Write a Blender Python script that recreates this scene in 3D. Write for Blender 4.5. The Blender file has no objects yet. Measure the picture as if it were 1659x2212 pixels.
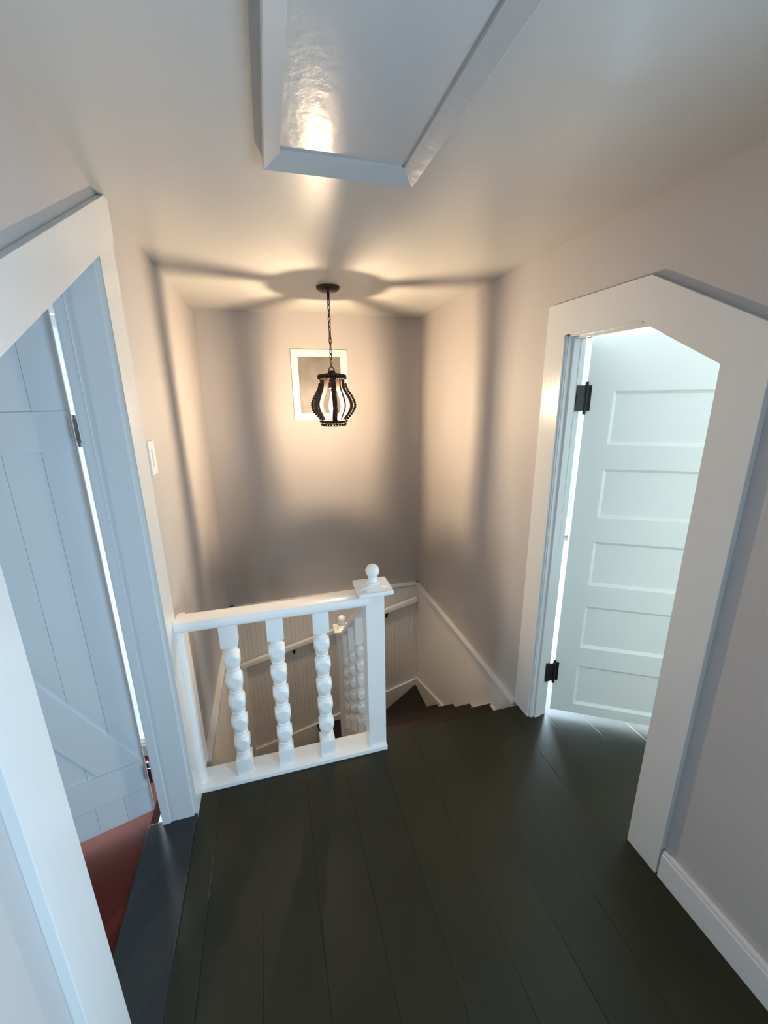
import bpy, bmesh, math, random
from mathutils import Vector, Matrix
random.seed(7)
S = 1.65                      # metres per plan unit (the plan unit is the camera height)
scn = bpy.context.scene
COL = scn.collection
XL, XR, YB, ZC = -0.262, 0.735, 1.99, 1.353
SLOPE = 0.53

# ------------------------------------------------------------------ materials
def new_mat(name):
    m = bpy.data.materials.new(name); m.use_nodes = True
    nt = m.node_tree; b = nt.nodes['Principled BSDF']
    return m, nt, b

def paint(name, col, rough=0.5, spec=0.5, brush=None, bump=0.1, orange=0.0, mottled=0.03):
    m, nt, b = new_mat(name)
    N, L = nt.nodes, nt.links
    b.inputs['Roughness'].default_value = rough
    b.inputs['Specular IOR Level'].default_value = spec
    tc = N.new('ShaderNodeTexCoord')
    no = N.new('ShaderNodeTexNoise'); no.inputs['Scale'].default_value = 2.3; no.inputs['Detail'].default_value = 4
    L.new(tc.outputs['Object'], no.inputs['Vector'])
    mr = N.new('ShaderNodeMapRange'); mr.inputs['To Min'].default_value = 1 - mottled; mr.inputs['To Max'].default_value = 1 + mottled
    L.new(no.outputs['Fac'], mr.inputs['Value'])
    mx = N.new('ShaderNodeVectorMath'); mx.operation = 'SCALE'; mx.inputs[0].default_value = col
    L.new(mr.outputs['Result'], mx.inputs['Scale']); L.new(mx.outputs['Vector'], b.inputs['Base Color'])
    mp = N.new('ShaderNodeMapping'); L.new(tc.outputs['Object'], mp.inputs['Vector'])
    mp.inputs['Scale'].default_value = {'z': (60, 60, 3), 'x': (3, 60, 60), 'y': (60, 3, 60), None: (45, 45, 45)}[brush]
    n2 = N.new('ShaderNodeTexNoise'); n2.inputs['Scale'].default_value = 1.0; n2.inputs['Detail'].default_value = 3
    L.new(mp.outputs['Vector'], n2.inputs['Vector'])
    bp = N.new('ShaderNodeBump'); bp.inputs['Strength'].default_value = bump; bp.inputs['Distance'].default_value = 0.004
    L.new(n2.outputs['Fac'], bp.inputs['Height']); L.new(bp.outputs['Normal'], b.inputs['Normal'])
    return m

def floor_mat(name, col, step=0.11 * S, off=0.018 * S):
    m, nt, b = new_mat(name); N, L = nt.nodes, nt.links
    tc = N.new('ShaderNodeTexCoord'); sp = N.new('ShaderNodeSeparateXYZ'); L.new(tc.outputs['Object'], sp.inputs['Vector'])
    a = N.new('ShaderNodeMath'); a.operation = 'ADD'; a.inputs[1].default_value = -off + 40 * step; L.new(sp.outputs['X'], a.inputs[0])
    d = N.new('ShaderNodeMath'); d.operation = 'DIVIDE'; d.inputs[1].default_value = step; L.new(a.outputs[0], d.inputs[0])
    fr = N.new('ShaderNodeMath'); fr.operation = 'FRACT'; L.new(d.outputs[0], fr.inputs[0])
    pp = N.new('ShaderNodeMath'); pp.operation = 'PINGPONG'; pp.inputs[1].default_value = 0.5; L.new(fr.outputs[0], pp.inputs[0])
    gap = N.new('ShaderNodeMapRange'); gap.inputs['From Max'].default_value = 0.012; gap.clamp = True; L.new(pp.outputs[0], gap.inputs['Value'])
    fl = N.new('ShaderNodeMath'); fl.operation = 'FLOOR'; L.new(d.outputs[0], fl.inputs[0])
    wn = N.new('ShaderNodeTexWhiteNoise'); wn.noise_dimensions = '1D'; L.new(fl.outputs[0], wn.inputs['W'])
    no = N.new('ShaderNodeTexNoise'); no.inputs['Scale'].default_value = 5; no.inputs['Detail'].default_value = 5; L.new(tc.outputs['Object'], no.inputs['Vector'])
    s1 = N.new('ShaderNodeMapRange'); s1.inputs['To Min'].default_value = 0.9; s1.inputs['To Max'].default_value = 1.08; L.new(wn.outputs['Value'], s1.inputs['Value'])
    s2 = N.new('ShaderNodeMapRange'); s2.inputs['To Min'].default_value = 0.85; s2.inputs['To Max'].default_value = 1.15; L.new(no.outputs['Fac'], s2.inputs['Value'])
    mu = N.new('ShaderNodeMath'); mu.operation = 'MULTIPLY'; L.new(s1.outputs[0], mu.inputs[0]); L.new(s2.outputs[0], mu.inputs[1])
    g2 = N.new('ShaderNodeMapRange'); g2.inputs['To Min'].default_value = 0.15; L.new(gap.outputs[0], g2.inputs['Value'])
    mu2 = N.new('ShaderNodeMath'); mu2.operation = 'MULTIPLY'; L.new(mu.outputs[0], mu2.inputs[0]); L.new(g2.outputs[0], mu2.inputs[1])
    vs = N.new('ShaderNodeVectorMath'); vs.operation = 'SCALE'; vs.inputs[0].default_value = col; L.new(mu2.outputs[0], vs.inputs['Scale'])
    L.new(vs.outputs['Vector'], b.inputs['Base Color'])
    mp = N.new('ShaderNodeMapping'); mp.inputs['Scale'].default_value = (50, 4, 1); L.new(tc.outputs['Object'], mp.inputs['Vector'])
    n2 = N.new('ShaderNodeTexNoise'); n2.inputs['Detail'].default_value = 4; L.new(mp.outputs['Vector'], n2.inputs['Vector'])
    ad = N.new('ShaderNodeMath'); ad.operation = 'MULTIPLY_ADD'; ad.inputs[1].default_value = 0.25; L.new(n2.outputs['Fac'], ad.inputs[0]); L.new(gap.outputs[0], ad.inputs[2])
    bp = N.new('ShaderNodeBump'); bp.inputs['Strength'].default_value = 0.35; bp.inputs['Distance'].default_value = 0.003
    L.new(ad.outputs[0], bp.inputs['Height']); L.new(bp.outputs['Normal'], b.inputs['Normal'])
    b.inputs['Roughness'].default_value = 0.36
    b.inputs['Specular IOR Level'].default_value = 0.24
    return m

def grooved(name, col, step, axis='X', depth=0.003, rough=0.45):
    m = paint(name, col, rough, bump=0.08)
    nt = m.node_tree; N, L = nt.nodes, nt.links; b = N['Principled BSDF']
    tc = N.new('ShaderNodeTexCoord'); sp = N.new('ShaderNodeSeparateXYZ'); L.new(tc.outputs['Object'], sp.inputs['Vector'])
    d = N.new('ShaderNodeMath'); d.operation = 'DIVIDE'; d.inputs[1].default_value = step; L.new(sp.outputs[axis], d.inputs[0])
    a = N.new('ShaderNodeMath'); a.operation = 'ADD'; a.inputs[1].default_value = 50.0; L.new(d.outputs[0], a.inputs[0])
    fr = N.new('ShaderNodeMath'); fr.operation = 'FRACT'; L.new(a.outputs[0], fr.inputs[0])
    pp = N.new('ShaderNodeMath'); pp.operation = 'PINGPONG'; pp.inputs[1].default_value = 0.5; L.new(fr.outputs[0], pp.inputs[0])
    g = N.new('ShaderNodeMapRange'); g.inputs['From Max'].default_value = 0.09; L.new(pp.outputs[0], g.inputs['Value'])
    bp = N.new('ShaderNodeBump'); bp.inputs['Strength'].default_value = 0.8; bp.inputs['Distance'].default_value = depth
    L.new(g.outputs[0], bp.inputs['Height']); L.new(bp.outputs['Normal'], b.inputs['Normal'])
    return m

def simple(name, col, rough=0.5, metal=0.0, emis=None, estr=0.0):
    m, nt, b = new_mat(name); N, L = nt.nodes, nt.links
    no = N.new('ShaderNodeTexNoise'); no.inputs['Scale'].default_value = 60
    tc = N.new('ShaderNodeTexCoord'); L.new(tc.outputs['Object'], no.inputs['Vector'])
    mr = N.new('ShaderNodeMapRange'); mr.inputs['To Min'].default_value = max(0.02, rough - 0.06); mr.inputs['To Max'].default_value = rough + 0.06
    L.new(no.outputs['Fac'], mr.inputs['Value']); L.new(mr.outputs[0], b.inputs['Roughness'])
    b.inputs['Base Color'].default_value = (*col, 1); b.inputs['Metallic'].default_value = metal
    if emis: b.inputs['Emission Color'].default_value = (*emis, 1); b.inputs['Emission Strength'].default_value = estr
    return m

WALL = (0.46, 0.432, 0.420); WHITE = (0.86, 0.86, 0.85)
M = dict(
    wall=paint('wall_paint_greige', WALL, 0.55, 0.35, None, 0.12),
    ceil=paint('ceiling_paint', (0.55, 0.54, 0.515), 0.30, 0.45, None, 0.10),
    trim_v=paint('white_trim_gloss_upright', (0.66, 0.66, 0.65), 0.24, 0.5, 'z', 0.16),
    trim_y=paint('white_trim_gloss_along', (0.70, 0.70, 0.69), 0.26, 0.5, 'y', 0.16),
    rail=paint('white_rail_paint', WHITE, 0.28, 0.5, 'x', 0.10),
    post=paint('white_post_paint', WHITE, 0.28, 0.5, 'z', 0.10),
    door=paint('door_paint', (0.72, 0.745, 0.705), 0.35, 0.5, 'z', 0.08),
    ldoor=paint('left_door_paint', (0.56, 0.60, 0.63), 0.4, 0.45, 'z', 0.12),
    lower=paint('lower_wall_paint', (0.78, 0.76, 0.72), 0.4, 0.4, None, 0.10),
    bead=grooved('beadboard_paint', (0.76, 0.75, 0.73), 0.022 * S, 'X'),
    hatch=paint('hatch_paint', (0.55, 0.54, 0.53), 0.22, 0.5, None, 0.22),
    floor=floor_mat('dark_olive_floor_paint', (0.0225, 0.0218, 0.0125)),
    thresh=paint('dark_threshold_paint', (0.016, 0.019, 0.019), 0.35, 0.5, 'y', 0.15),
    red=paint('red_brown_floor_paint', (0.085, 0.011, 0.005), 0.6, 0.2, 'y', 0.2),
    tread=paint('dark_brown_tread_paint', (0.012, 0.006, 0.004), 0.4, 0.45, 'x', 0.15),
    room=paint('side_room_dimmed_paint', (0.32, 0.33, 0.31), 0.6, 0.3, None, 0.1),  # white walls, colour darkened to cut bounced daylight
    black=simple('black_iron', (0.012, 0.010, 0.010), 0.4, 0.3),
    bronze=simple('dark_bronze', (0.030, 0.016, 0.012), 0.42, 0.4),
    chrome=simple('satin_chrome', (0.45, 0.47, 0.5), 0.25, 1.0),
    plastic=simple('ivory_plastic', (0.78, 0.76, 0.72), 0.35),
    dark=simple('dark_gap', (0.02, 0.02, 0.025), 0.7),
)
# bulb glass: thin clear envelope passing the lamp's light, glow put in as emission
mb, nt, b = new_mat('bulb_glass'); N, L = nt.nodes, nt.links
tr = N.new('ShaderNodeBsdfTransparent'); tr.inputs['Color'].default_value = (1, 0.95, 0.85, 1)
gl = N.new('ShaderNodeBsdfGlossy'); gl.inputs['Roughness'].default_value = 0.05
ms = N.new('ShaderNodeMixShader'); ms.inputs[0].default_value = 0.08
L.new(tr.outputs[0], ms.inputs[1]); L.new(gl.outputs[0], ms.inputs[2])
em = N.new('ShaderNodeEmission'); em.inputs['Color'].default_value = (1.0, 0.82, 0.58, 1); em.inputs['Strength'].default_value = 3.0
ad_ = N.new('ShaderNodeAddShader'); L.new(ms.outputs[0], ad_.inputs[0]); L.new(em.outputs[0], ad_.inputs[1])
L.new(ad_.outputs[0], N['Material Output'].inputs['Surface']); M['bulb'] = mb
M['filament'] = simple('glowing_filament', (1, 0.9, 0.7), 0.5, 0, (1.0, 0.80, 0.50), 120.0)
# picture: dim faded print
mp_, nt, b = new_mat('faded_print'); N, L = nt.nodes, nt.links
tc = N.new('ShaderNodeTexCoord'); no = N.new('ShaderNodeTexNoise'); no.inputs['Scale'].default_value = 7; no.inputs['Detail'].default_value = 6
L.new(tc.outputs['Object'], no.inputs['Vector'])
cr = N.new('ShaderNodeValToRGB'); cr.color_ramp.elements[0].position = 0.3; cr.color_ramp.elements[0].color = (0.115, 0.098, 0.085, 1)
cr.color_ramp.elements[1].position = 0.75; cr.color_ramp.elements[1].color = (0.22, 0.195, 0.17, 1)
L.new(no.outputs['Fac'], cr.inputs[0]); L.new(cr.outputs[0], b.inputs['Base Color'])
b.inputs['Roughness'].default_value = 0.45; b.inputs['Coat Weight'].default_value = 0.0; b.inputs['Coat Roughness'].default_value = 0.3
M['print'] = mp_
# beaded lamp parts
mg, nt, b = new_mat('window_glass'); N, L = nt.nodes, nt.links
tr = N.new('ShaderNodeBsdfTransparent'); gl = N.new('ShaderNodeBsdfGlossy'); gl.inputs['Roughness'].default_value = 0.02
ms = N.new('ShaderNodeMixShader'); ms.inputs[0].default_value = 0.06
L.new(tr.outputs[0], ms.inputs[1]); L.new(gl.outputs[0], ms.inputs[2]); L.new(ms.outputs[0], N['Material Output'].inputs['Surface']); M['glass'] = mg

# ------------------------------------------------------------------ mesh helpers (plan units)
class MB:
    def __init__(s): s.bm = bmesh.new()
    def merge(s, o):
        me = bpy.data.meshes.new('t'); o.to_mesh(me); o.free(); s.bm.from_mesh(me); bpy.data.meshes.remove(me)
    def box(s, x0, x1, y0, y1, z0, z1, bev=0.0, mat=None):
        b = bmesh.new(); bmesh.ops.create_cube(b, size=1)
        for v in b.verts: v.co = Vector(((x0 + x1) / 2 + v.co.x * (x1 - x0), (y0 + y1) / 2 + v.co.y * (y1 - y0), (z0 + z1) / 2 + v.co.z * (z1 - z0)))
        if bev: bmesh.ops.bevel(b, geom=b.edges[:], offset=bev, segments=2, profile=0.7, affect='EDGES')
        if mat is not None: bmesh.ops.transform(b, matrix=mat, verts=b.verts)
        s.merge(b); return s
    def prism(s, poly, axis, a, c, bev=0.0, mat=None):
        """poly: 2D outline; axis x: (y,z), axis y: (x,z), axis z: (x,y)"""
        b = bmesh.new()
        def P(p, t): return {'x': (t, p[0], p[1]), 'y': (p[0], t, p[1]), 'z': (p[0], p[1], t)}[axis]
        va = [b.verts.new(P(p, a)) for p in poly]; vc = [b.verts.new(P(p, c)) for p in poly]
        n = len(poly)
        b.faces.new(va); b.faces.new(vc[::-1])
        for i in range(n): b.faces.new((va[i], vc[i], vc[(i + 1) % n], va[(i + 1) % n]))
        if bev:
            bmesh.ops.bevel(b, geom=b.edges[:], offset=bev, segments=2, profile=0.7, affect='EDGES', clamp_overlap=True)
        b.normal_update()
        big = [f for f in b.faces if len(f.verts) > 4]
        if big: bmesh.ops.triangulate(b, faces=big)
        bmesh.ops.recalc_face_normals(b, faces=b.faces[:])
        if mat is not None: bmesh.ops.transform(b, matrix=mat, verts=b.verts)
        s.merge(b); return s
    def lathe(s, prof, x, y, seg=32, clamp=None, scale=(1, 1)):
        b = bmesh.new(); rings = []
        for r, z in prof:
            ring = []
            for i in range(seg):
                a = 2 * math.pi * i / seg
                px, py = r * math.cos(a) * scale[0], r * math.sin(a) * scale[1]
                if clamp: px = max(-clamp, min(clamp, px)); py = max(-clamp, min(clamp, py))
                ring.append(b.verts.new((x + px, y + py, z)))
            rings.append(ring)
        for a_, c_ in zip(rings, rings[1:]):
            for i in range(seg): b.faces.new((a_[i], a_[(i + 1) % seg], c_[(i + 1) % seg], c_[i]))
        b.faces.new(rings[0][::-1]); b.faces.new(rings[-1])
        bmesh.ops.recalc_face_normals(b, faces=b.faces[:])
        s.merge(b); return s
    def sphere(s, c, r, seg=16, sc=(1, 1, 1)):
        b = bmesh.new(); bmesh.ops.create_uvsphere(b, u_segments=seg, v_segments=seg // 2 + 2, radius=r)
        for v in b.verts: v.co = Vector((c[0] + v.co.x * sc[0], c[1] + v.co.y * sc[1], c[2] + v.co.z * sc[2]))
        s.merge(b); return s
    def tube(s, pts, r, seg=10, closed=False):
        b = bmesh.new(); pts = [Vector(p) for p in pts]; n = len(pts); rings = []
        prev = None
        for i, p in enumerate(pts):
            if closed: t = (pts[(i + 1) % n] - pts[i - 1]).normalized()
            else: t = (pts[min(i + 1, n - 1)] - pts[max(i - 1, 0)]).normalized()
            u = prev if prev is not None else (Vector((0, 0, 1)) if abs(t.z) < 0.9 else Vector((1, 0, 0)))
            u = (u - t * u.dot(t)).normalized(); w = t.cross(u); prev = u
            rings.append([b.verts.new(p + r * (math.cos(2 * math.pi * k / seg) * u + math.sin(2 * math.pi * k / seg) * w)) for k in range(seg)])
        rng = range(n if closed else n - 1)
        for i in rng:
            A, B = rings[i], rings[(i + 1) % n]
            for k in range(seg): b.faces.new((A[k], A[(k + 1) % seg], B[(k + 1) % seg], B[k]))
        if not closed: b.faces.new(rings[0][::-1]); b.faces.new(rings[-1])
        bmesh.ops.recalc_face_normals(b, faces=b.faces[:])
        s.merge(b); return s
    def quad(s, pts):
        s.bm.faces.new([s.bm.verts.new(p) for p in pts]); return s
    def build(s, name, mat, parent=None, at=(0, 0, 0), smooth=False, kind=None, sharp=35):
        at = Vector(at)
        for v in s.bm.verts: v.co = (v.co - at) * S
        if smooth:
            for f in s.bm.faces: f.smooth = True
            for e in s.bm.edges:
                if len(e.link_faces) == 2 and e.calc_face_angle(0) > math.radians(sharp): e.smooth = False
        me = bpy.data.meshes.new(name); s.bm.to_mesh(me); s.bm.free()
        me.materials.append(mat)
        o = bpy.data.objects.new(name, me); COL.objects.link(o)
        o.location = at * S
        if parent is not None:
            wp = Vector(parent['_w']) if '_w' in parent else Vector((0, 0, 0))
            o.parent = parent; o.location = at * S - wp
        o['_w'] = list(at * S)
        if kind: o['kind'] = kind
        return o

def empty(name, at):
    o = bpy.data.objects.new(name, None); COL.objects.link(o); o.location = Vector(at) * S; o['_w'] = list(Vector(at) * S)
    o.empty_display_size = 0.1; return o
def tag(o, label, cat, group=None):
    o['label'] = label; o['category'] = cat
    if group: o['group'] = group
    return o
def struct(name, mb, mat, at=(0, 0, 0), **k): return mb.build(name, mat, at=at, kind='structure', **k)
def label(o, t): o['label'] = t; return o

# ------------------------------------------------------------------ room shell
YN = -0.85            # wall behind the camera
ZL = -1.60            # lower storey
TL, TR = 0.066, 0.048 # wall thicknesses
# wall_left: outline (y,z) with the clipped doorway
LN, LF = 0.434, 0.886
wl = [(YN, -0.12), (LN - .004, -0.12), (LN - .004, 1.004), (LF + .004, 1.004 + SLOPE * (LF - LN + .008)), (LF + .004, -0.12), (1.0, -0.12), (1.0, ZL), (YB + .06, ZL), (YB + .06, ZC + .05), (YN, ZC + .05)]
struct('wall_left', MB().prism([(y, z) for y, z in wl], 'x', XL - TL, XL), M['wall'])
RN, RF, RP = 0.541, 0.937, 0.712
zr0 = 1.045; zp = 1.142
wr = [(0, -0.12), (RN - .004, -0.12), (RN - .004, zr0), (RP, zp), (RF + .004, zp), (RF + .004, -0.12), (.998, -0.12), (.998, ZL), (YB + .06, ZL), (YB + .06, ZC + .05), (0, ZC + .05)]
wm = MB().prism(wr, 'x', XR, XR + TR)
vy0, vy1, vz0, vz1 = -.62, -.10, .26, .92      # side window of the hall, beside the camera
for a in ((YN, vy0, -.12, ZC + .05), (vy1, 0, -.12, ZC + .05), (vy0, vy1, -.12, vz0), (vy0, vy1, vz1, ZC + .05)):
    wm.box(XR, XR + TR, a[0], a[1], a[2], a[3])
struct('wall_right', wm, M['wall'])
struct('wall_back', MB().box(XL - TL, XR + TR, YB, YB + .06, -0.02, ZC + .05), M['wall'])
# wall behind the camera
wb = MB().box(XL - TL, XR + TR, YN - .06, YN, -.05, ZC + .05)
struct('wall_front', wb, M['wall'])
struct('ceiling', MB().box(-2.0, 3.0, YN - .06, 2.6, ZC, ZC + .05), M['ceil'])
# landing floor
fl = [(XL + .012, YN), (XR, YN), (XR, .99), (.257, .99), (.257, 1.0), (XL + .012, 1.0)]
struct('floor', MB().prism(fl, 'z', -0.03, 0.0), M['floor'])
struct('floor_right_room', MB().box(XR, 2.96, -0.07, 2.46, -0.03, 0.0), M['floor'])
struct('floor_left_room', MB().box(-1.95, -.363, -0.45, 1.17, -0.06, -0.006), M['red'])
struct('trim_1', MB().box(-.363, XL + .009, LN, LF, -0.04, 0.001, bev=.002), M['thresh'])
struct('light_stop_wall', MB().box(XL + .01, XR, .955, .985, ZL, -0.03), M['lower'])  # added unseen wall below the landing, closes the stairwell against light leaks
struct('floor_lower_level', MB().box(XL - .1, XR + .1, .9, YB + .1, ZL - .03, ZL), M['tread'])
# lower stairwell lining
struct('wall_lower_back', MB().box(XL, XR, YB - .010, YB, ZL, -0.022), M['bead'])
struct('wall_lower_right', MB().box(XR - .008, XR, .99, YB, ZL, -0.015), M['lower'])
struct('wall_lower_left', MB().box(XL, XL + .008, 1.0, YB, ZL, -0.015), M['lower'])
# trim caps round the stairwell at landing height
tc_ = MB()
tc_.box(XR - .020, XR, 1.008, YB, -.014, .002, bev=.003); tc_.box(XR - .012, XR, 1.0, YB, -.045, -.014, bev=.002)
struct('trim_2', tc_, M['trim_y'])
tb = MB(); tb.box(XL, XR, YB - .022, YB, -.012, .002, bev=.003)
struct('trim_3', tb, M['rail'])
tl = MB(); tl.box(XL, XL + .022, 1.045, YB, -.02, .002, bev=.003)
struct('trim_4', tl, M['trim_y'])
struct('trim_5', MB().box(XL + .008, XL + .046, YB - .034, YB - .008, ZL, -.34, bev=.003), M['post'])
# board on the wall that the rail dies into
struct('trim_6', MB().box(XL, XL + .016, .957, 1.045, .013, .476, bev=.003).box(XL + .004, XL + .022, .955, .985, .013, .478, bev=.003), M['post'])
# skirts following the stairs
sk = [(1.115, -.13), (1.147, -.127), (1.524, -.478), (YB, -.622), (YB, -1.1), (1.70, -.9), (1.115, -.35)]
struct('trim_7', MB().prism(sk, 'x', XR - .018, XR - .006), M['trim_y'])
sb = [(XR, -.622), (.5, -.688), (.245, -.765), (0, -.83), (XL, -.895), (XL, -1.3), (XR, -1.0)]
struct('trim_8', MB().prism(sb, 'y', YB - .022, YB - .008), M['rail'])
# baseboard right of the doorway
struct('baseboard_right', MB().box(XR - .012, XR, YN, .463, 0, .062, bev=.002).box(XR - .010, XR, YN, .463, .060, .072, bev=.003), M['trim_y'])
struct('baseboard_left', MB().box(XL, XL + .012, YN, .345, 0, .066, bev=.002), M['trim_y'])

# ------------------------------------------------------------------ door casings (with jamb and stop as parts)
def ring(outer, inner): return outer + inner[::-1]
# right casing: face at XR-.012
ro = [(1.008, 0), (1.008, 1.215), (.703, 1.215), (.467, 1.215 - SLOPE * .236), (.467, 0)]
ri = [(RF, 0), (RF, 1.140), (.716, 1.140), (RN, 1.140 - SLOPE * (.716 - RN)), (RN, 0)]
rc = struct('trim_9', MB().prism(ring(ro, ri), 'x', XR - .012, XR, bev=.0012), M['trim_v'])
def jamb(inner, off, x0, x1):
    # liner following the inside of an opening: thin boards 'off' thick outside the inner outline
    m = MB()
    for (a, b) in zip(inner, inner[1:]):
        d = Vector((b[0] - a[0], b[1] - a[1])); n = Vector((-d.y, d.x)).normalized() * -off
        m.prism([a, b, (b[0] + n.x, b[1] + n.y), (a[0] + n.x, a[1] + n.y)], 'x', x0, x1)
    return m
def inset(inner, o):
    f, p1, p2, nn = inner[0][0], inner[1], inner[2], inner[-1][0]
    k = math.sqrt(1 + SLOPE ** 2) * o
    return f
jamb([(RF, 0), (RF, 1.140), (.716, 1.140), (RN, 1.140 - SLOPE * (.716 - RN)), (RN, 0)], -.006, XR - .002, XR + TR + .002).build('jamb', M['trim_v'], rc)
st = MB()
s_out = [(RF, 0), (RF, 1.140), (.716, 1.140), (RN, 1.140 - SLOPE * (.716 - RN)), (RN, 0)]
s_in = [(RF - .011, 0), (RF - .011, 1.131), (.7165, 1.131), (RN + .011, 1.131 - SLOPE * (.7165 - RN - .011)), (RN + .011, 0)]
st.prism(ring(s_out, s_in), 'x', XR + .010, XR + .030, bev=.002)
st.build('door_stop', M['trim_v'], rc)
# thin bead between casing and jamb
MB().box(XR - .006, XR + .004, RF - .004, RF + .002, 0, 1.138, bev=.0015).build('bead', M['trim_v'], rc)
# left casing
lo = [(.956, 0), (.968, 1.28), (.982, 1.285), (.982, 1.352), (.962, 1.352), (.365, 1.352 - SLOPE * .597), (.365, 0)]
li = [(LF, 0), (LF - .004, 1.236), (LN, 1.236 - SLOPE * (LF - .004 - LN)), (LN, 0)]
lc = struct('trim_10', MB().prism(ring(lo, li), 'x', XL, XL + .012, bev=.0012), M['trim_v'])
jamb(li, -.006, XL - TL - .002, XL + .002).build('jamb', M['ldoor'], lc)
l_in = [(LF - .010, 0), (LF - .014, 1.220), (LN + .01, 1.220 - SLOPE * (LF - .024 - LN)), (LN + .01, 0)]
MB().prism(ring(li, l_in), 'x', XL - .068, XL - .050, bev=.002).build('door_stop', M['ldoor'], lc)

# ------------------------------------------------------------------ doors
def door_matrix(o, d):
    """local x runs along the leaf from the hinge, local y goes through it away from the hall, z up"""
    n = Vector((d[1], -d[0]))
    if n.y < 0: n = -n
    return Matrix(((d[0], n.x, 0, o[0]), (d[1], n.y, 0, o[1]), (0, 0, 1, 0), (0, 0, 0, 1)))
dR = Vector((.858, -.514)).normalized()
MR = door_matrix((.800, .928), dR); T = .021
W_ = .386
rows = [(.053, .193), (.257, .396), (.463, .598), (.668, .805), (.868, 1.006)]
x0, x1 = .064, W_ - .062
zb = .020
top = [(0, 1.006), (W_, 1.006), (W_, 1.046), (.215, 1.136), (0, 1.136)]
fr = MB()
fr.box(0, x0, 0, T, zb, 1.006, mat=MR); fr.box(x1, W_, 0, T, zb, 1.006, mat=MR)
zs = [zb] + [v for r in rows for v in r]
for i in range(0, len(zs) - 1, 2): fr.box(x0, x1, 0, T, zs[i], zs[i + 1], mat=MR)
fr.prism(top, 'y', 0, T, mat=MR)
dr = struct('door_2', fr, M['door'], at=(.797, .930, 0))
for (za, zc) in rows:
    p = MB(); i_, dp = .0085, .0065
    def loop(x_0, x_1, z_0, z_1, y): return [(x_0, y, z_0), (x_1, y, z_0), (x_1, y, z_1), (x_0, y, z_1)]
    for side in (0, 1):
        ya = 0 if side == 0 else T; yb_ = dp if side == 0 else T - dp
        A = loop(x0, x1, za, zc, ya); B = loop(x0 + i_, x1 - i_, za + i_, zc - i_, yb_)
        vs = [p.bm.verts.new(MR @ Vector(q)) for q in A + B]
        for k in range(4): p.bm.faces.new((vs[k], vs[(k + 1) % 4], vs[4 + (k + 1) % 4], vs[4 + k]))
        p.bm.faces.new(vs[4:])
    bmesh.ops.recalc_face_normals(p.bm, faces=p.bm.faces[:])
    p.build('panel', M['door'], dr, at=(.797, .930, za))
def hinge(zc, h, jx, jy, parent, mat, pin):
    m = MB()
    m.box(pin[0] - .020, pin[0] - .001, jy - .0035, jy - .001, zc - h, zc + h)
    m.lathe([(.0001, zc - h - .006), (.0035, zc - h - .005), (.0035, zc - h - .001), (.0046, zc - h), (.0046, zc + h), (.0035, zc + h + .001), (.0036, zc + h + .006), (.0001, zc + h + .007)], pin[0], pin[1], 12)
    return m.build('hinge', mat, parent, at=(pin[0], pin[1], zc), smooth=True)
h1 = MB()
for zc in (.988, .163):
    m = MB()
    m.box(.768, .797, .9245, .9265, zc - .032, zc + .032)
    m.lathe([(.0001, zc - .042), (.004, zc - .041), (.004, zc - .034), (.0052, zc - .032), (.0052, zc + .032), (.004, zc + .034), (.0042, zc + .040), (.0001, zc + .042)], .7975, .926, 12)
    m.box(.0, .012, -.0012, .001, zc - .032, zc + .032, mat=MR)
    label(m.build('hinge', M['black'], dr, at=(.797, .930, zc), smooth=True), 'black butt hinge')
# left ledged and braced plank door
dL = Vector((-.961, -.276)).normalized()
ML = door_matrix((-.3500, .9027), dL); WD = .445
zt = 1.225
pl = MB(); nb = 8; bw = WD / nb
for i in range(nb):
    a, c = i * bw + .0002, (i + 1) * bw - .0002
    pl.prism([(a, .026), (c, .026), (c, zt - SLOPE * c), (a, zt - SLOPE * a)], 'y', .0045, .018, bev=.0007, mat=ML)
pl.box(.001, WD - .001, .006, .0165, .02, .98, mat=ML)
dl = struct('door_1', pl, M['ldoor'], at=(-.346, .906, 0))
MB().box(.004, WD - .004, 0, .006, .910, .981, bev=.0012, mat=ML).build('ledge', M['ldoor'], dl, at=(-.35, .9, .91))
MB().box(.004, WD - .004, 0, .006, .100, .180, bev=.0012, mat=ML).build('ledge', M['ldoor'], dl, at=(-.35, .9, .1))
k_ = (.910 - .181) / .385
br = [(.006, .181), (.090, .181), (.090 + .34, .181 + .34 * k_), (.430, .909), (.006 + .385, .909)]
MB().prism([(.006, .181), (.092, .181), (.436, .181 + .344 * k_), (.436, .909), (.391, .909)], 'y', .0, .006, bev=.0012, mat=ML).build('brace', M['ldoor'], dl, at=(-.35, .9, .18))
for zc in (.945, .150):
    m = MB()
    m.box(-.340, -.333, .8800, .8820, zc - .020, zc + .022)
    m.lathe([(.0001, zc - .030), (.004, zc - .029), (.004, zc + .029), (.0001, zc + .030)], -.341, .893, 10)
    label(m.build('hinge', M['chrome'], dl, at=(-.346, .906, zc), smooth=True), 'small worn metal hinge')

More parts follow.
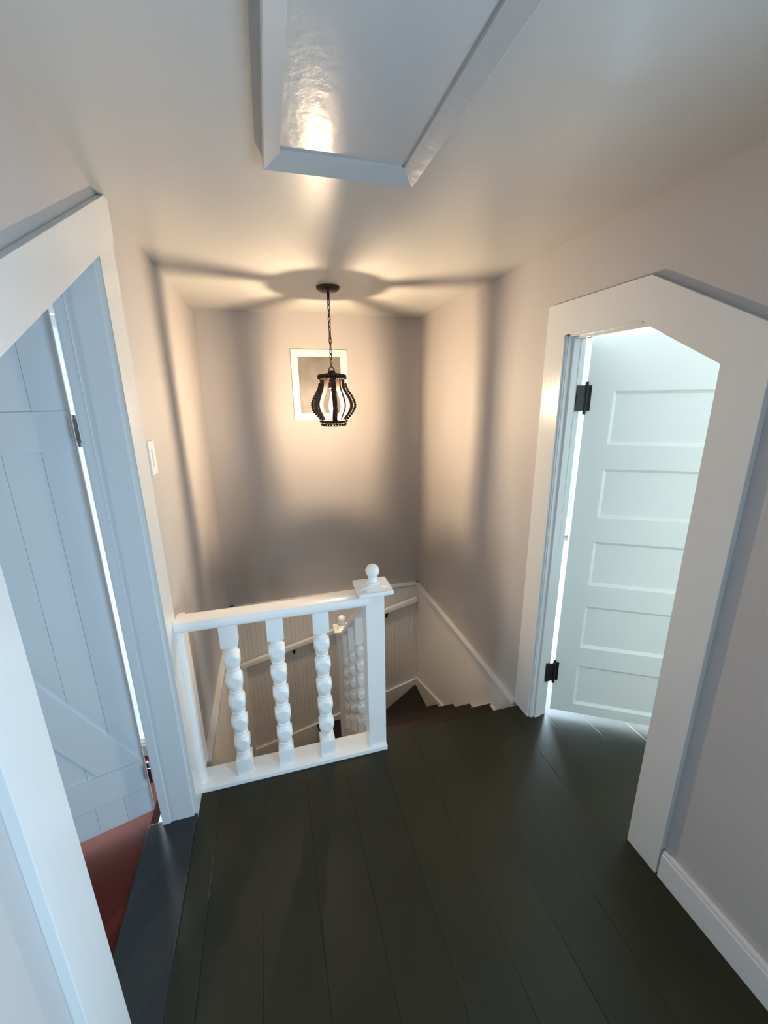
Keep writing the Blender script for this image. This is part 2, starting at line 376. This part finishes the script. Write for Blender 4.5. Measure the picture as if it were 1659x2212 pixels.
# ------------------------------------------------------------------ front balustrade
bal = tag(empty('landing_balustrade', (0, .97, 0)), 'white balustrade with three bobbin-turned balusters and ball-topped newel across the landing edge', 'balustrade')
MB().box(XL + .001, .258, .939, 1.008, .0, .014, bev=.003).build('sill_board', M['rail'], bal, at=(0, .97, 0))
rp = []
yc, hw = .958, .027
for (u, z) in [(-.8, .478), (.8, .478), (.92, .480), (.99, .485), (1, .4905), (.98, .497), (.90, .502), (.82, .503), (-.82, .503), (-.90, .502), (-.98, .497), (-1, .4905), (-.99, .485), (-.92, .480)]:
    rp.append((yc + hw * u, z))
MB().prism(rp, 'x', XL + .0125, .208).build('handrail', M['rail'], bal, at=(0, .958, .47), smooth=True, sharp=50)

BEAD0 = [(.62, .0), (.80, .05), (.84, .09), (.72, .13), (.84, .18), (.92, .26), (.97, .34), (1.06, .42), (1.15, .50), (1.21, .58), (1.22, .64), (1.19, .70), (1.10, .77), (.98, .84), (.86, .88), (.74, .92), (.64, .97)]
BEAD = []
for (ra, ta), (rb, tb_) in zip(BEAD0, BEAD0[1:]):
    for j in range(3): BEAD.append((ra + (rb - ra) * j / 3, ta + (tb_ - ta) * j / 3))
BEAD.append(BEAD0[-1])
def baluster_profile(z0, z1, beads, hw):
    """bobbin turning between z0 and z1"""
    R = hw * 1.12; n = beads; p = []
    L_ = z1 - z0; cap = .012; pitch = (L_ - 2 * cap) / n
    p += [(hw * .99, z0), (hw * .62, z0 + .004), (hw * .80, z0 + .0065), (hw * .62, z0 + .010)]
    for i in range(n):
        za = z0 + cap + i * pitch
        for (r, t) in BEAD:
            p.append((hw * r, za + t * pitch))
    p += [(hw * .62, z1 - .010), (hw * .80, z1 - .0065), (hw * .62, z1 - .004), (hw * .99, z1)]
    return p
def baluster(x, y, z0, z1, blo, bhi, name_mat, parent, hw=.0205, beads=5, slope=0):
    m = MB()
    m.box(x - hw, x + hw, y - hw, y + hw, z0, z0 + blo, bev=.0012)
    if slope:
        m.prism([(y - hw, z1 - bhi), (y + hw, z1 - bhi), (y + hw, z1 - slope * hw), (y - hw, z1 + slope * hw)], 'x', x - hw, x + hw)
    else: m.box(x - hw, x + hw, y - hw, y + hw, z1 - bhi, z1, bev=.0012)
    m.lathe(baluster_profile(z0 + blo, z1 - bhi, beads, hw), x, y, 88, clamp=hw)
    return m.build('baluster', name_mat, parent, at=(x, y, z0), smooth=True, sharp=26)
for x in (-.139, -.028, .087):
    baluster(x, .972, .0145, .479, .050, .070, M['post'], bal)

def newel(parent, x, y, z0, ztop, hw=.0250, capw=.046, ball=.0185):
    n = MB(); n.box(x - hw, x + hw, y - hw, y + hw, z0, ztop, bev=.0015)
    nw = n.build('newel_post', M['post'], parent, at=(x, y, z0))
    c = MB()
    c.box(x - hw * 1.12, x + hw * 1.12, y - hw * 1.12, y + hw * 1.12, ztop - .010, ztop, bev=.002)
    c.box(x - capw, x + capw, y - capw, y + capw, ztop, ztop + .011, bev=.0025)
    c.prism([(x - capw * .93, ztop + .010), (x + capw * .93, ztop + .010), (x + capw * .45, ztop + .019), (x - capw * .45, ztop + .019)], 'y', y - capw * .5, y + capw * .5)
    c.prism([(y - capw * .93, ztop + .0102), (y + capw * .93, ztop + .0102), (y + capw * .45, ztop + .0188), (y - capw * .45, ztop + .0188)], 'x', x - capw * .5, x + capw * .5)
    c.build('cap', M['post'], nw, at=(x, y, ztop))
    f = MB(); zb_ = ztop + .017
    pr = [(.019, zb_), (.019, zb_ + .005), (.013, zb_ + .008), (.011, zb_ + .016), (.012, zb_ + .021)]
    zc = zb_ + .021 + ball * .82
    for i in range(1, 13):
        a = math.radians(-55 + i * 145 / 12); pr.append((max(.0002, ball * math.cos(a)), zc + ball * math.sin(a)))
    f.lathe(pr, x, y, 28)
    f.build('ball_finial', M['post'], nw, at=(x, y, zb_), smooth=True)
    return nw
newel(bal, .231, .973, .0145, .505)

# ------------------------------------------------------------------ stairs
RISE, RUN = .1333, .16
st_ = tag(empty('staircase', (.49, 1.0, -.8)), 'dark brown painted winder stairs going down from the landing, white risers', 'staircase')
nx, ny = .25, 1.62
def tread(poly, z):
    MB().prism(poly, 'z', z - .018, z, bev=.002).build('tread', M['tread'], st_, at=(poly[0][0], poly[0][1], z))
for i in range(1, 5):
    y0 = .985 + RUN * (i - 1); tread([(.25, y0), (XR - .007, y0), (XR - .007, y0 + RUN + .015), (.25, y0 + RUN + .015)], -RISE * i)
CR, CL = (XR - .009, YB - .011), (XL + .009, YB - .011)
tread([(nx, 1.625), (XR - .009, 1.625), CR, (nx - .01, ny + .03)], -RISE * 5)
tread([(nx, ny), CR, (.12, CR[1]), (nx - .03, ny)], -RISE * 6)
tread([(nx, ny), (.14, CR[1]), CL, (nx - .03, ny - .02)], -RISE * 7)
tread([(nx, ny), (CL[0], CL[1] - .02), (CL[0], 1.45), (nx - .02, 1.5)], -RISE * 8)
tread([(.20, 1.5), (CL[0], 1.47), (CL[0], 1.25), (.2, 1.25)], -RISE * 9)
tread([(.20, 1.27), (CL[0], 1.27), (CL[0], 1.02), (.2, 1.02)], -RISE * 10)
def riser(a, b, z):
    d = Vector((b[0] - a[0], b[1] - a[1])); n = Vector((-d.y, d.x)).normalized() * .008
    MB().prism([a, b, (b[0] + n.x, b[1] + n.y), (a[0] + n.x, a[1] + n.y)], 'z', z - RISE, z - .018).build('riser', M['tread'], st_, at=(a[0], a[1], z))
riser((.25, .987), (XR - .009, .987), -.012)
for i in range(1, 5): riser((.25, .985 + RUN * i), (XR - .009, .985 + RUN * i), -RISE * i)
riser((nx, ny + .02), CR, -RISE * 5); riser((nx, ny), (.14, CR[1]), -RISE * 6); riser((nx, ny - .02), CL, -RISE * 7)
riser((nx, 1.49), (CL[0], 1.46), -RISE * 8)
riser((.2, 1.26), (CL[0], 1.26), -RISE * 9)
# closed side of the upper flight
sg = [(1.0, .0), (1.0, ZL), (1.60, ZL), (1.60, -.50), (1.06, -.05), (1.06, .0)]
MB().prism(sg, 'x', .215, .248).build('stringer', M['lower'], st_, at=(.23, 1.0, -1))

# side balustrade down the first flight
sb_ = tag(empty('stair_balustrade', (.23, 1.3, -.3)), 'white raked balustrade with bobbin balusters running down beside the first stair flight', 'balustrade')
newel(sb_, .233, 1.572, -.95, .028, hw=.0235, capw=.036, ball=.0165)
zr = lambda y: .452 - .83 * (y - .998)
MB().prism([(.998, zr(.998)), (1.55, zr(1.55)), (1.55, zr(1.55) + .026), (.998, zr(.998) + .026)], 'x', .216, .248, bev=.004).build('handrail', M['post'], sb_, at=(.233, 1.2, .3))
for k, y in enumerate((1.19, 1.335, 1.475)):
    z1 = zr(y) + .002
    z0 = -.05 - .83 * (y - 1.06) - .004
    baluster(.233, y, z0, z1, .06, .085, M['post'], sb_, hw=.0165, slope=.83)
# rail on the back wall
wr_ = tag(empty('wall_handrail', (.24, YB - .03, -.22)), 'cream handrail sloping down across the lower back wall of the stairwell', 'handrail')
ang = math.atan2(.25, .99)
mt = Matrix.Translation((.248, YB - .030, -.212)) @ Matrix.Rotation(-math.atan2(.25, .99), 4, 'Y')
mt = Matrix.Translation((.238, YB - .034, -.212)) @ Matrix.Rotation(-ang, 4, 'Y')
MB().box(-.498, .495, -.011, .011, -.013, .013, bev=.006, mat=mt).build('rail', M['rail'], wr_, at=(.24, YB - .03, -.21))
for bx in (.03, .545):
    bz = -.212 + (bx - .238) * .2525
    label(MB().box(bx - .004, bx + .004, YB - .036, YB - .011, bz - .028, bz - .012, bev=.001).box(bx - .006, bx + .006, YB - .016, YB - .010, bz - .055, bz - .02, bev=.001).build('bracket', M['black'], wr_, at=(bx, YB - .02, bz)), 'dark rail bracket')

# ------------------------------------------------------------------ ceiling hatch
hx0, hx1, hy0, hy1 = .024, .266, .15, .767
ix0, ix1, iy0, iy1 = .049, .241, .175, .737
ht = tag(empty('attic_hatch', ((hx0 + hx1) / 2, (hy0 + hy1) / 2, ZC)), 'grey-white attic hatch framed by mitred moulding in the ceiling', 'hatch')
ht_m = MB().box(ix0 - .006, ix1 + .006, iy0 - .006, iy1 + .006, ZC - .003, ZC - .0002)
ht_m.build('hatch_panel', M['hatch'], ht, at=(.14, .45, ZC))
fm = MB()
def frame_ring(m, o, i, prof):
    # prof: list of (t, drop): t 0 = outer, 1 = inner
    loops = []
    for t, d in prof:
        x_0 = o[0] + (i[0] - o[0]) * t; x_1 = o[1] + (i[1] - o[1]) * t; y_0 = o[2] + (i[2] - o[2]) * t; y_1 = o[3] + (i[3] - o[3]) * t
        loops.append([m.bm.verts.new(q) for q in ((x_0, y_0, ZC - d), (x_1, y_0, ZC - d), (x_1, y_1, ZC - d), (x_0, y_1, ZC - d))])
    for a, c in zip(loops, loops[1:]):
        for k in range(4): m.bm.faces.new((a[k], a[(k + 1) % 4], c[(k + 1) % 4], c[k]))
    bmesh.ops.recalc_face_normals(m.bm, faces=m.bm.faces[:])
frame_ring(fm, (hx0, hx1, hy0, hy1), (ix0, ix1, iy0, iy1), [(0, 0), (0.0, .0175), (.08, .019), (.92, .0085), (1.0, .0075), (1.0, .0)])
fm.build('moulding', M['hatch'], ht, at=(.14, .45, ZC))

# ------------------------------------------------------------------ pendant lantern
LX, LY = .229, 1.515
pd = tag(empty('pendant_lantern', (LX, LY, ZC)), 'dark bronze beaded lantern with lit bulb hanging on a chain over the stairwell', 'lamp')
MB().lathe([(.0001, ZC - .017), (.014, ZC - .017), (.030, ZC - .014), (.038, ZC - .008), (.039, ZC - .003), (.039, ZC), (.0001, ZC)], LX, LY, 40).build('canopy', M['bronze'], pd, at=(LX, LY, ZC), smooth=True)
zt_, zb2 = 1.108, ZC - .020
ch = MB(); nl = 13; lp = (zb2 - zt_) / nl
for i in range(nl):
    zc = zt_ + lp * (i + .5); a = (i % 2) * math.pi / 2 + .5 + .25 * math.sin(i * 1.3)
    hh, rr = lp * .66, .0042; pts = []
    for k in range(16):
        t = 2 * math.pi * k / 16; u = rr * math.cos(t); v = math.copysign(abs(math.sin(t)) ** .7, math.sin(t)) * hh
        pts.append((LX + u * math.cos(a), LY + u * math.sin(a), zc + v))
    ch.tube(pts, .0013, 7, closed=True)
# wire woven along the chain and loops at each end
ch.tube([(LX + .002 * math.sin(i * .9), LY + .002 * math.cos(i * .9), zb2 + .01 - (zb2 + .02 - zt_) * i / 60) for i in range(61)], .0009, 6)
ch.build('chain', M['bronze'], pd, at=(LX, LY, 1.2), smooth=True)
lp_ = MB()
lp_.tube([(LX + .010 * math.cos(t) * 1.0, LY + .004 * math.cos(t), 1.087 + max(0, .014 * math.sin(t))) for t in [math.pi * k / 12 for k in range(13)]], .0018, 8)
lp_.build('hanging_loop', M['bronze'], pd, at=(LX, LY, 1.09), smooth=True)
lp_ = MB(); lp_.lathe([(.0001, ZC - .034), (.004, ZC - .032), (.005, ZC - .022), (.003, ZC - .016)], LX, LY, 12)
lp_.build('canopy_hook', M['bronze'], pd, at=(LX, LY, ZC), smooth=True)
# top and bottom bands, edged with beads
def band(name, r0, r1, za, zc, nb, lid=False, holes=0):
    m = MB()
    b = m
    seg = 60
    # open band
    for (ra, rb, z0, z1) in ((r0, r1, za, zc),):
        vo = [[m.bm.verts.new((LX + r * math.cos(2 * math.pi * k / seg), LY + r * math.sin(2 * math.pi * k / seg), z)) for k in range(seg)] for r, z in ((ra - .0035, z0), (ra, z0), (rb, z1), (rb - .0035, z1))]
        for q in range(4):
            A, B = vo[q], vo[(q + 1) % 4]
            for k in range(seg): m.bm.faces.new((A[k], A[(k + 1) % seg], B[(k + 1) % seg], B[k]))
        bmesh.ops.recalc_face_normals(m.bm, faces=m.bm.faces[:])
    bd = m.build(name, M['bronze'], pd, at=(LX, LY, za))
    return bd
def beads_ring(parent, r, z, n, br, name='bead_trim'):
    m = MB()
    for k in range(n):
        a = 2 * math.pi * k / n
        m.sphere((LX + r * math.cos(a), LY + r * math.sin(a), z), br, 8)
    return m.build(name, M['bronze'], parent, at=(LX, LY, z), smooth=True)
tbd = band('top_band', .0455, .0455, 1.057, 1.076, 0)
for z in (1.0625, 1.0705): beads_ring(tbd, .0475, z, 36, .0043)
bbd = band('bottom_band', .0435, .0435, .909, .921, 0)
beads_ring(bbd, .0465, .9160, 34, .0045); beads_ring(bbd, .0425, .9040, 26, .0042)
MB().lathe([(.0385, .9), (.0425, .9), (.0425, .9018), (.0385, .9018), (.0385, .9)], LX, LY, 48)
lr = MB(); lr.tube([(LX + .042 * math.cos(2 * math.pi * k / 48), LY + .042 * math.sin(2 * math.pi * k / 48), .8995) for k in range(48)], .0016, 6, closed=True)
lr.build('rim', M['bronze'], bbd, at=(LX, LY, .9), smooth=True)
# spider across the top that carries the socket
sp = MB()
for k in range(3):
    a = math.radians(30 + 60 * k); u, w = math.cos(a), math.sin(a)
    sp.tube([(LX + .044 * u, LY + .044 * w, 1.074), (LX, LY, 1.080), (LX - .044 * u, LY - .044 * w, 1.074)], .0024, 6)
sp.lathe([(.0001, 1.0745), (.0425, 1.0735), (.0425, 1.0715), (.0001, 1.0705)], LX, LY, 40)
sp.lathe([(.0001, 1.088), (.012, 1.088), (.014, 1.080), (.012, 1.074), (.0105, 1.070), (.0105, 1.050), (.0135, 1.046), (.0135, 1.030), (.0105, 1.028), (.0001, 1.028)], LX, LY, 20)
sp.build('socket', M['bronze'], pd, at=(LX, LY, 1.06), smooth=True)
# five ribs: flat strap with a row of beads and a thin wire outside
def rib_r(t):   # t 0 top .. 1 bottom
    pts = [(0, .0435), (.10, .0430), (.20, .0445), (.32, .0530), (.45, .0650), (.58, .0725), (.68, .0720), (.80, .0630), (.91, .0490), (1, .0405)]
    for (a, ra), (c, rc_) in zip(pts, pts[1:]):
        if t <= c:
            f = (t - a) / (c - a); return ra + (rc_ - ra) * f
    return pts[-1][1]
def rib_s(t):
    return (rib_r(max(0, t - .05)) + 2 * rib_r(t) + rib_r(min(1, t + .05))) / 4
for k in range(5):
    a = math.radians((-93, -22, 48, 123, 197)[k])
    u = Vector((math.cos(a), math.sin(a), 0)); w = Vector((-u.y, u.x, 0)); c0 = Vector((LX, LY, 0))
    m = MB(); n = 28; hwid = .0080; th = .0085
    prev = None
    loops = []
    for i in range(n + 1):
        t = i / n; r = rib_s(t); z = 1.060 - t * (1.060 - .916)
        c_ = c0 + Vector((0, 0, z))
        loops.append([m.bm.verts.new(c_ + u * (r - th) - w * hwid), m.bm.verts.new(c_ + u * r - w * hwid), m.bm.verts.new(c_ + u * r + w * hwid), m.bm.verts.new(c_ + u * (r - th) + w * hwid)])
    for A, B in zip(loops, loops[1:]):
        for q in range(4): m.bm.faces.new((A[q], A[(q + 1) % 4], B[(q + 1) % 4], B[q]))
    m.bm.faces.new(loops[0]); m.bm.faces.new(loops[-1][::-1])
    bmesh.ops.recalc_face_normals(m.bm, faces=m.bm.faces[:])
    rb = m.build('rib', M['bronze'], pd, at=(LX, LY, .98), smooth=True)
    g = MB(); nbd = 16
    for i in range(nbd):
        t = .13 + .80 * i / (nbd - 1); r = rib_s(t); z = 1.060 - t * (1.060 - .916)
        off = .0030 + .0055 * math.sin(math.pi * min(1, max(0, (t - .08) / .9))) ** .6
        g.sphere(c0 + Vector((0, 0, z)) + u * (r + off), .0046, 8, (1.0, 1.0, 1.0))
    g.tube([c0 + Vector((0, 0, 1.060 - t * .144)) + u * (rib_s(t) + .0030 + .0055 * math.sin(math.pi * min(1, max(0, (t - .08) / .9))) ** .6) for t in [.10 + .86 * j / 24 for j in range(25)]], .0008, 5)
    g.build('bead_string', M['bronze'], rb, at=(LX, LY, .98), smooth=True)
# bulb
BZ = .971
bl = MB(); bl.lathe([(.0001, BZ - .030), (.008, BZ - .0275), (.0135, BZ - .020), (.0160, BZ - .010), (.0155, BZ + .002), (.0125, BZ + .016), (.0095, BZ + .028), (.0080, BZ + .040), (.0078, BZ + .046), (.0001, BZ + .046)], LX, LY, 28)
bo = bl.build('bulb', M['bulb'], pd, at=(LX, LY, BZ), smooth=True)
fi = MB()
fi.tube([(LX + .0045 * math.cos(i * math.pi / 4) * (1 if i % 2 else .8), LY + .0045 * math.sin(i * math.pi / 4), BZ + (-.015 if i % 2 else .016)) for i in range(9)], .0006, 5)
fi.build('filament', M['filament'], bo, at=(LX, LY, BZ), smooth=True)

# ------------------------------------------------------------------ picture and switch
pf = tag(empty('framed_picture', (.246, YB, 1.05)), 'small white framed picture with dark faded print on the back wall behind the lamp', 'picture')
px0, px1, pz0, pz1 = .120, .372, .896, 1.205; fw_ = .030
f = MB(); y0, y1 = YB - .008, YB - .0005
f.box(px0, px1, y0, y1, pz1 - fw_, pz1, bev=.001); f.box(px0, px1, y0, y1, pz0, pz0 + fw_, bev=.001)
f.box(px0, px0 + fw_, y0, y1, pz0 + fw_, pz1 - fw_, bev=.001); f.box(px1 - fw_, px1, y0, y1, pz0 + fw_, pz1 - fw_, bev=.001)
f.build('frame', M['plastic'], pf, at=(.246, YB, 1.05))
MB().box(px0 + fw_ - .002, px1 - fw_ + .002, YB - .005, YB - .001, pz0 + fw_ - .002, pz1 - fw_ + .002).build('print', M['print'], pf, at=(.246, YB, 1.05))
for (sx, sz) in ((.246, pz1 - .012), (px0 + .014, 1.045)):
    label(MB().sphere((sx, y0, sz), .0022, 8).build('screw', M['chrome'], pf, at=(sx, y0, sz), smooth=True), 'tiny metal screw head')
sw = tag(empty('light_switch', (XL, 1.034, .872)), 'white rocker light switch on the wall beside the plank door casing', 'switch')
MB().box(XL, XL + .005, 1.010, 1.056, .835, .910, bev=.0012).build('plate', M['plastic'], sw, at=(XL, 1.03, .872))
MB().box(XL + .004, XL + .0075, 1.025, 1.042, .853, .892, bev=.0008).build('rocker', M['plastic'], sw, at=(XL, 1.03, .872))

# ------------------------------------------------------------------ side rooms
def room(prefix, xa, xb, ya, yb, wins, inner_x):
    """wins: list of (wall, a0, a1, z0, z1)"""
    t = .05
    for wname, in (('near',), ('far',), ('outer',)):
        m = MB(); ws = [w for w in wins if w[0] == wname]
        if wname == 'outer':
            xo = xb if inner_x == xa else xa; sgn = 1 if xo > 0 else -1
            A0, A1 = ya - t, yb + t
            bx = lambda a, c, z0, z1: m.box(min(xo, xo + sgn * t), max(xo, xo + sgn * t), a, c, z0, z1)
        else:
            yy = ya - t if wname == 'near' else yb
            A0, A1 = xa, xb
            bx = lambda a, c, z0, z1, yy=yy: m.box(a, c, yy, yy + t, z0, z1)
        cur = A0
        for (_, a0, a1, z0, z1) in sorted(ws, key=lambda q: q[1]):
            bx(cur, a0, -.06, ZC); bx(a0, a1, -.06, z0); bx(a0, a1, z1, ZC); cur = a1
        bx(cur, A1, -.06, ZC)
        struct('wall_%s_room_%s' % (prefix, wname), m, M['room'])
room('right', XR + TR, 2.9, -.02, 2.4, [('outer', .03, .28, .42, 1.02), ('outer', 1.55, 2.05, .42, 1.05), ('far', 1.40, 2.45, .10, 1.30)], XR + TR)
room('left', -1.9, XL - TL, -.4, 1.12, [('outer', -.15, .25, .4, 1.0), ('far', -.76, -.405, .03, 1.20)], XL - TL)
wn_ = [0]
def window(axis, at, a0, a1, z0, z1, sgn, col, power, size_k=1.0):
    """window frame, glass and daylight outside it"""
    wn_[0] += 1
    m = MB(); f_ = .018
    def bx(m, p, q, za, zc, d0, d1):
        lo_, hi_ = sorted((at + sgn * d0, at + sgn * d1))
        if axis == 'x': m.box(lo_, hi_, p, q, za, zc, bev=.002)
        else: m.box(p, q, lo_, hi_, za, zc, bev=.002)
    bx(m, a0, a0 + f_, z0, z1, .01, .035); bx(m, a1 - f_, a1, z0, z1, .01, .035)
    bx(m, a0, a1, z0, z0 + f_, .01, .035); bx(m, a0, a1, z1 - f_, z1, .01, .035)
    bx(m, a0, a1, (z0 + z1) / 2 - .009, (z0 + z1) / 2 + .009, .012, .03)
    w = struct('window_%d' % wn_[0], m, M['trim_v'])
    g = MB()
    lo_, hi_ = sorted((at + sgn * .020, at + sgn * .023))
    if axis == 'x': g.box(lo_, hi_, a0 + f_, a1 - f_, z0 + f_, z1 - f_)
    else: g.box(a0 + f_, a1 - f_, lo_, hi_, z0 + f_, z1 - f_)
    g.build('pane', M['glass'], w)
    ld = bpy.data.lights.new('daylight', 'AREA'); ld.shape = 'RECTANGLE'
    ld.size = (a1 - a0) * S * size_k; ld.size_y = (z1 - z0) * S * size_k; ld.color = col; ld.energy = power
    lo = bpy.data.objects.new('daylight', ld); COL.objects.link(lo)
    c_ = (a0 + a1) / 2; zz = (z0 + z1) / 2
    if axis == 'x':
        lo.location = Vector((at + sgn * .07, c_, zz)) * S; lo.rotation_euler = (math.pi / 2, 0, math.pi / 2 if sgn > 0 else -math.pi / 2)
    else:
        lo.location = Vector((c_, at + sgn * .07, zz)) * S; lo.rotation_euler = (math.pi / 2 if sgn < 0 else -math.pi / 2, 0, 0)
        lo.rotation_euler = (-math.pi / 2, 0, 0) if sgn > 0 else (math.pi / 2, 0, 0)
    return lo
SKY = (0.62, 0.82, 1.0); DAY = (0.86, 0.95, 1.0)
window('x', 2.9, .03, .28, .42, 1.02, 1, (1.0, 0.98, 0.84), 65)
window('x', 2.9, 1.55, 2.05, .42, 1.05, 1, DAY, 420)
window('y', 2.4, 1.40, 2.45, .10, 1.30, 1, (0.62, 0.84, 1.0), 800)
window('y', 1.12, -.76, -.405, .03, 1.20, 1, DAY, 34)
window('x', -1.9, -.15, .25, .4, 1.0, -1, (0.72, 0.88, 1.0), 34)
window('x', XR, vy0, vy1, vz0, vz1, 1, (0.52, 0.77, 1.0), 84)

# ------------------------------------------------------------------ lamp light
ld = bpy.data.lights.new('bulb_light', 'POINT'); ld.color = (1.0, 0.78, 0.56); ld.energy = 62; ld.shadow_soft_size = .0075 * S
lo = bpy.data.objects.new('bulb_light', ld); COL.objects.link(lo); lo.location = Vector((LX, LY, BZ)) * S

# ------------------------------------------------------------------ world
w = bpy.data.worlds.new('sky'); scn.world = w; w.use_nodes = True
bg = w.node_tree.nodes['Background']; bg.inputs['Color'].default_value = (0.62, 0.80, 1.0, 1); bg.inputs['Strength'].default_value = 1.2

# ------------------------------------------------------------------ camera
cam = bpy.data.cameras.new('camera'); co = bpy.data.objects.new('camera', cam); COL.objects.link(co)
F, PITCH, YAW, ROLL = 887.75, 15.75, 15.24, -0.76
cam.sensor_fit = 'HORIZONTAL'; cam.sensor_width = 36.0; cam.lens = 36.0 * F / 1659.0; cam.clip_start = .02
p, y, r = (math.radians(v) for v in (PITCH, YAW, ROLL))
fw = Vector((math.sin(y) * math.cos(p), math.cos(y) * math.cos(p), -math.sin(p)))
rt = Vector((math.cos(y), -math.sin(y), 0)); up = rt.cross(fw)
R_ = math.cos(r) * rt + math.sin(r) * up; U_ = -math.sin(r) * rt + math.cos(r) * up
co.matrix_world = Matrix(((R_.x, U_.x, -fw.x, 0), (R_.y, U_.y, -fw.y, 0), (R_.z, U_.z, -fw.z, 1.0 * S), (0, 0, 0, 1)))
scn.camera = co

for o in scn.objects:
    if '_w' in o: del o['_w']
scn.view_settings.view_transform = 'Standard'; scn.view_settings.look = 'None'
scn.view_settings.gamma = 1.0; scn.view_settings.exposure = 0.2
try: scn.view_settings.use_curve_mapping = False
except Exception: pass
scn.cycles.use_denoising = True
scn.cycles.max_bounces = 12; scn.cycles.diffuse_bounces = 8; scn.cycles.glossy_bounces = 4; scn.cycles.transparent_max_bounces = 12
scn.cycles.sample_clamp_indirect = 4.0
scn.cycles.caustics_reflective = False; scn.cycles.caustics_refractive = False
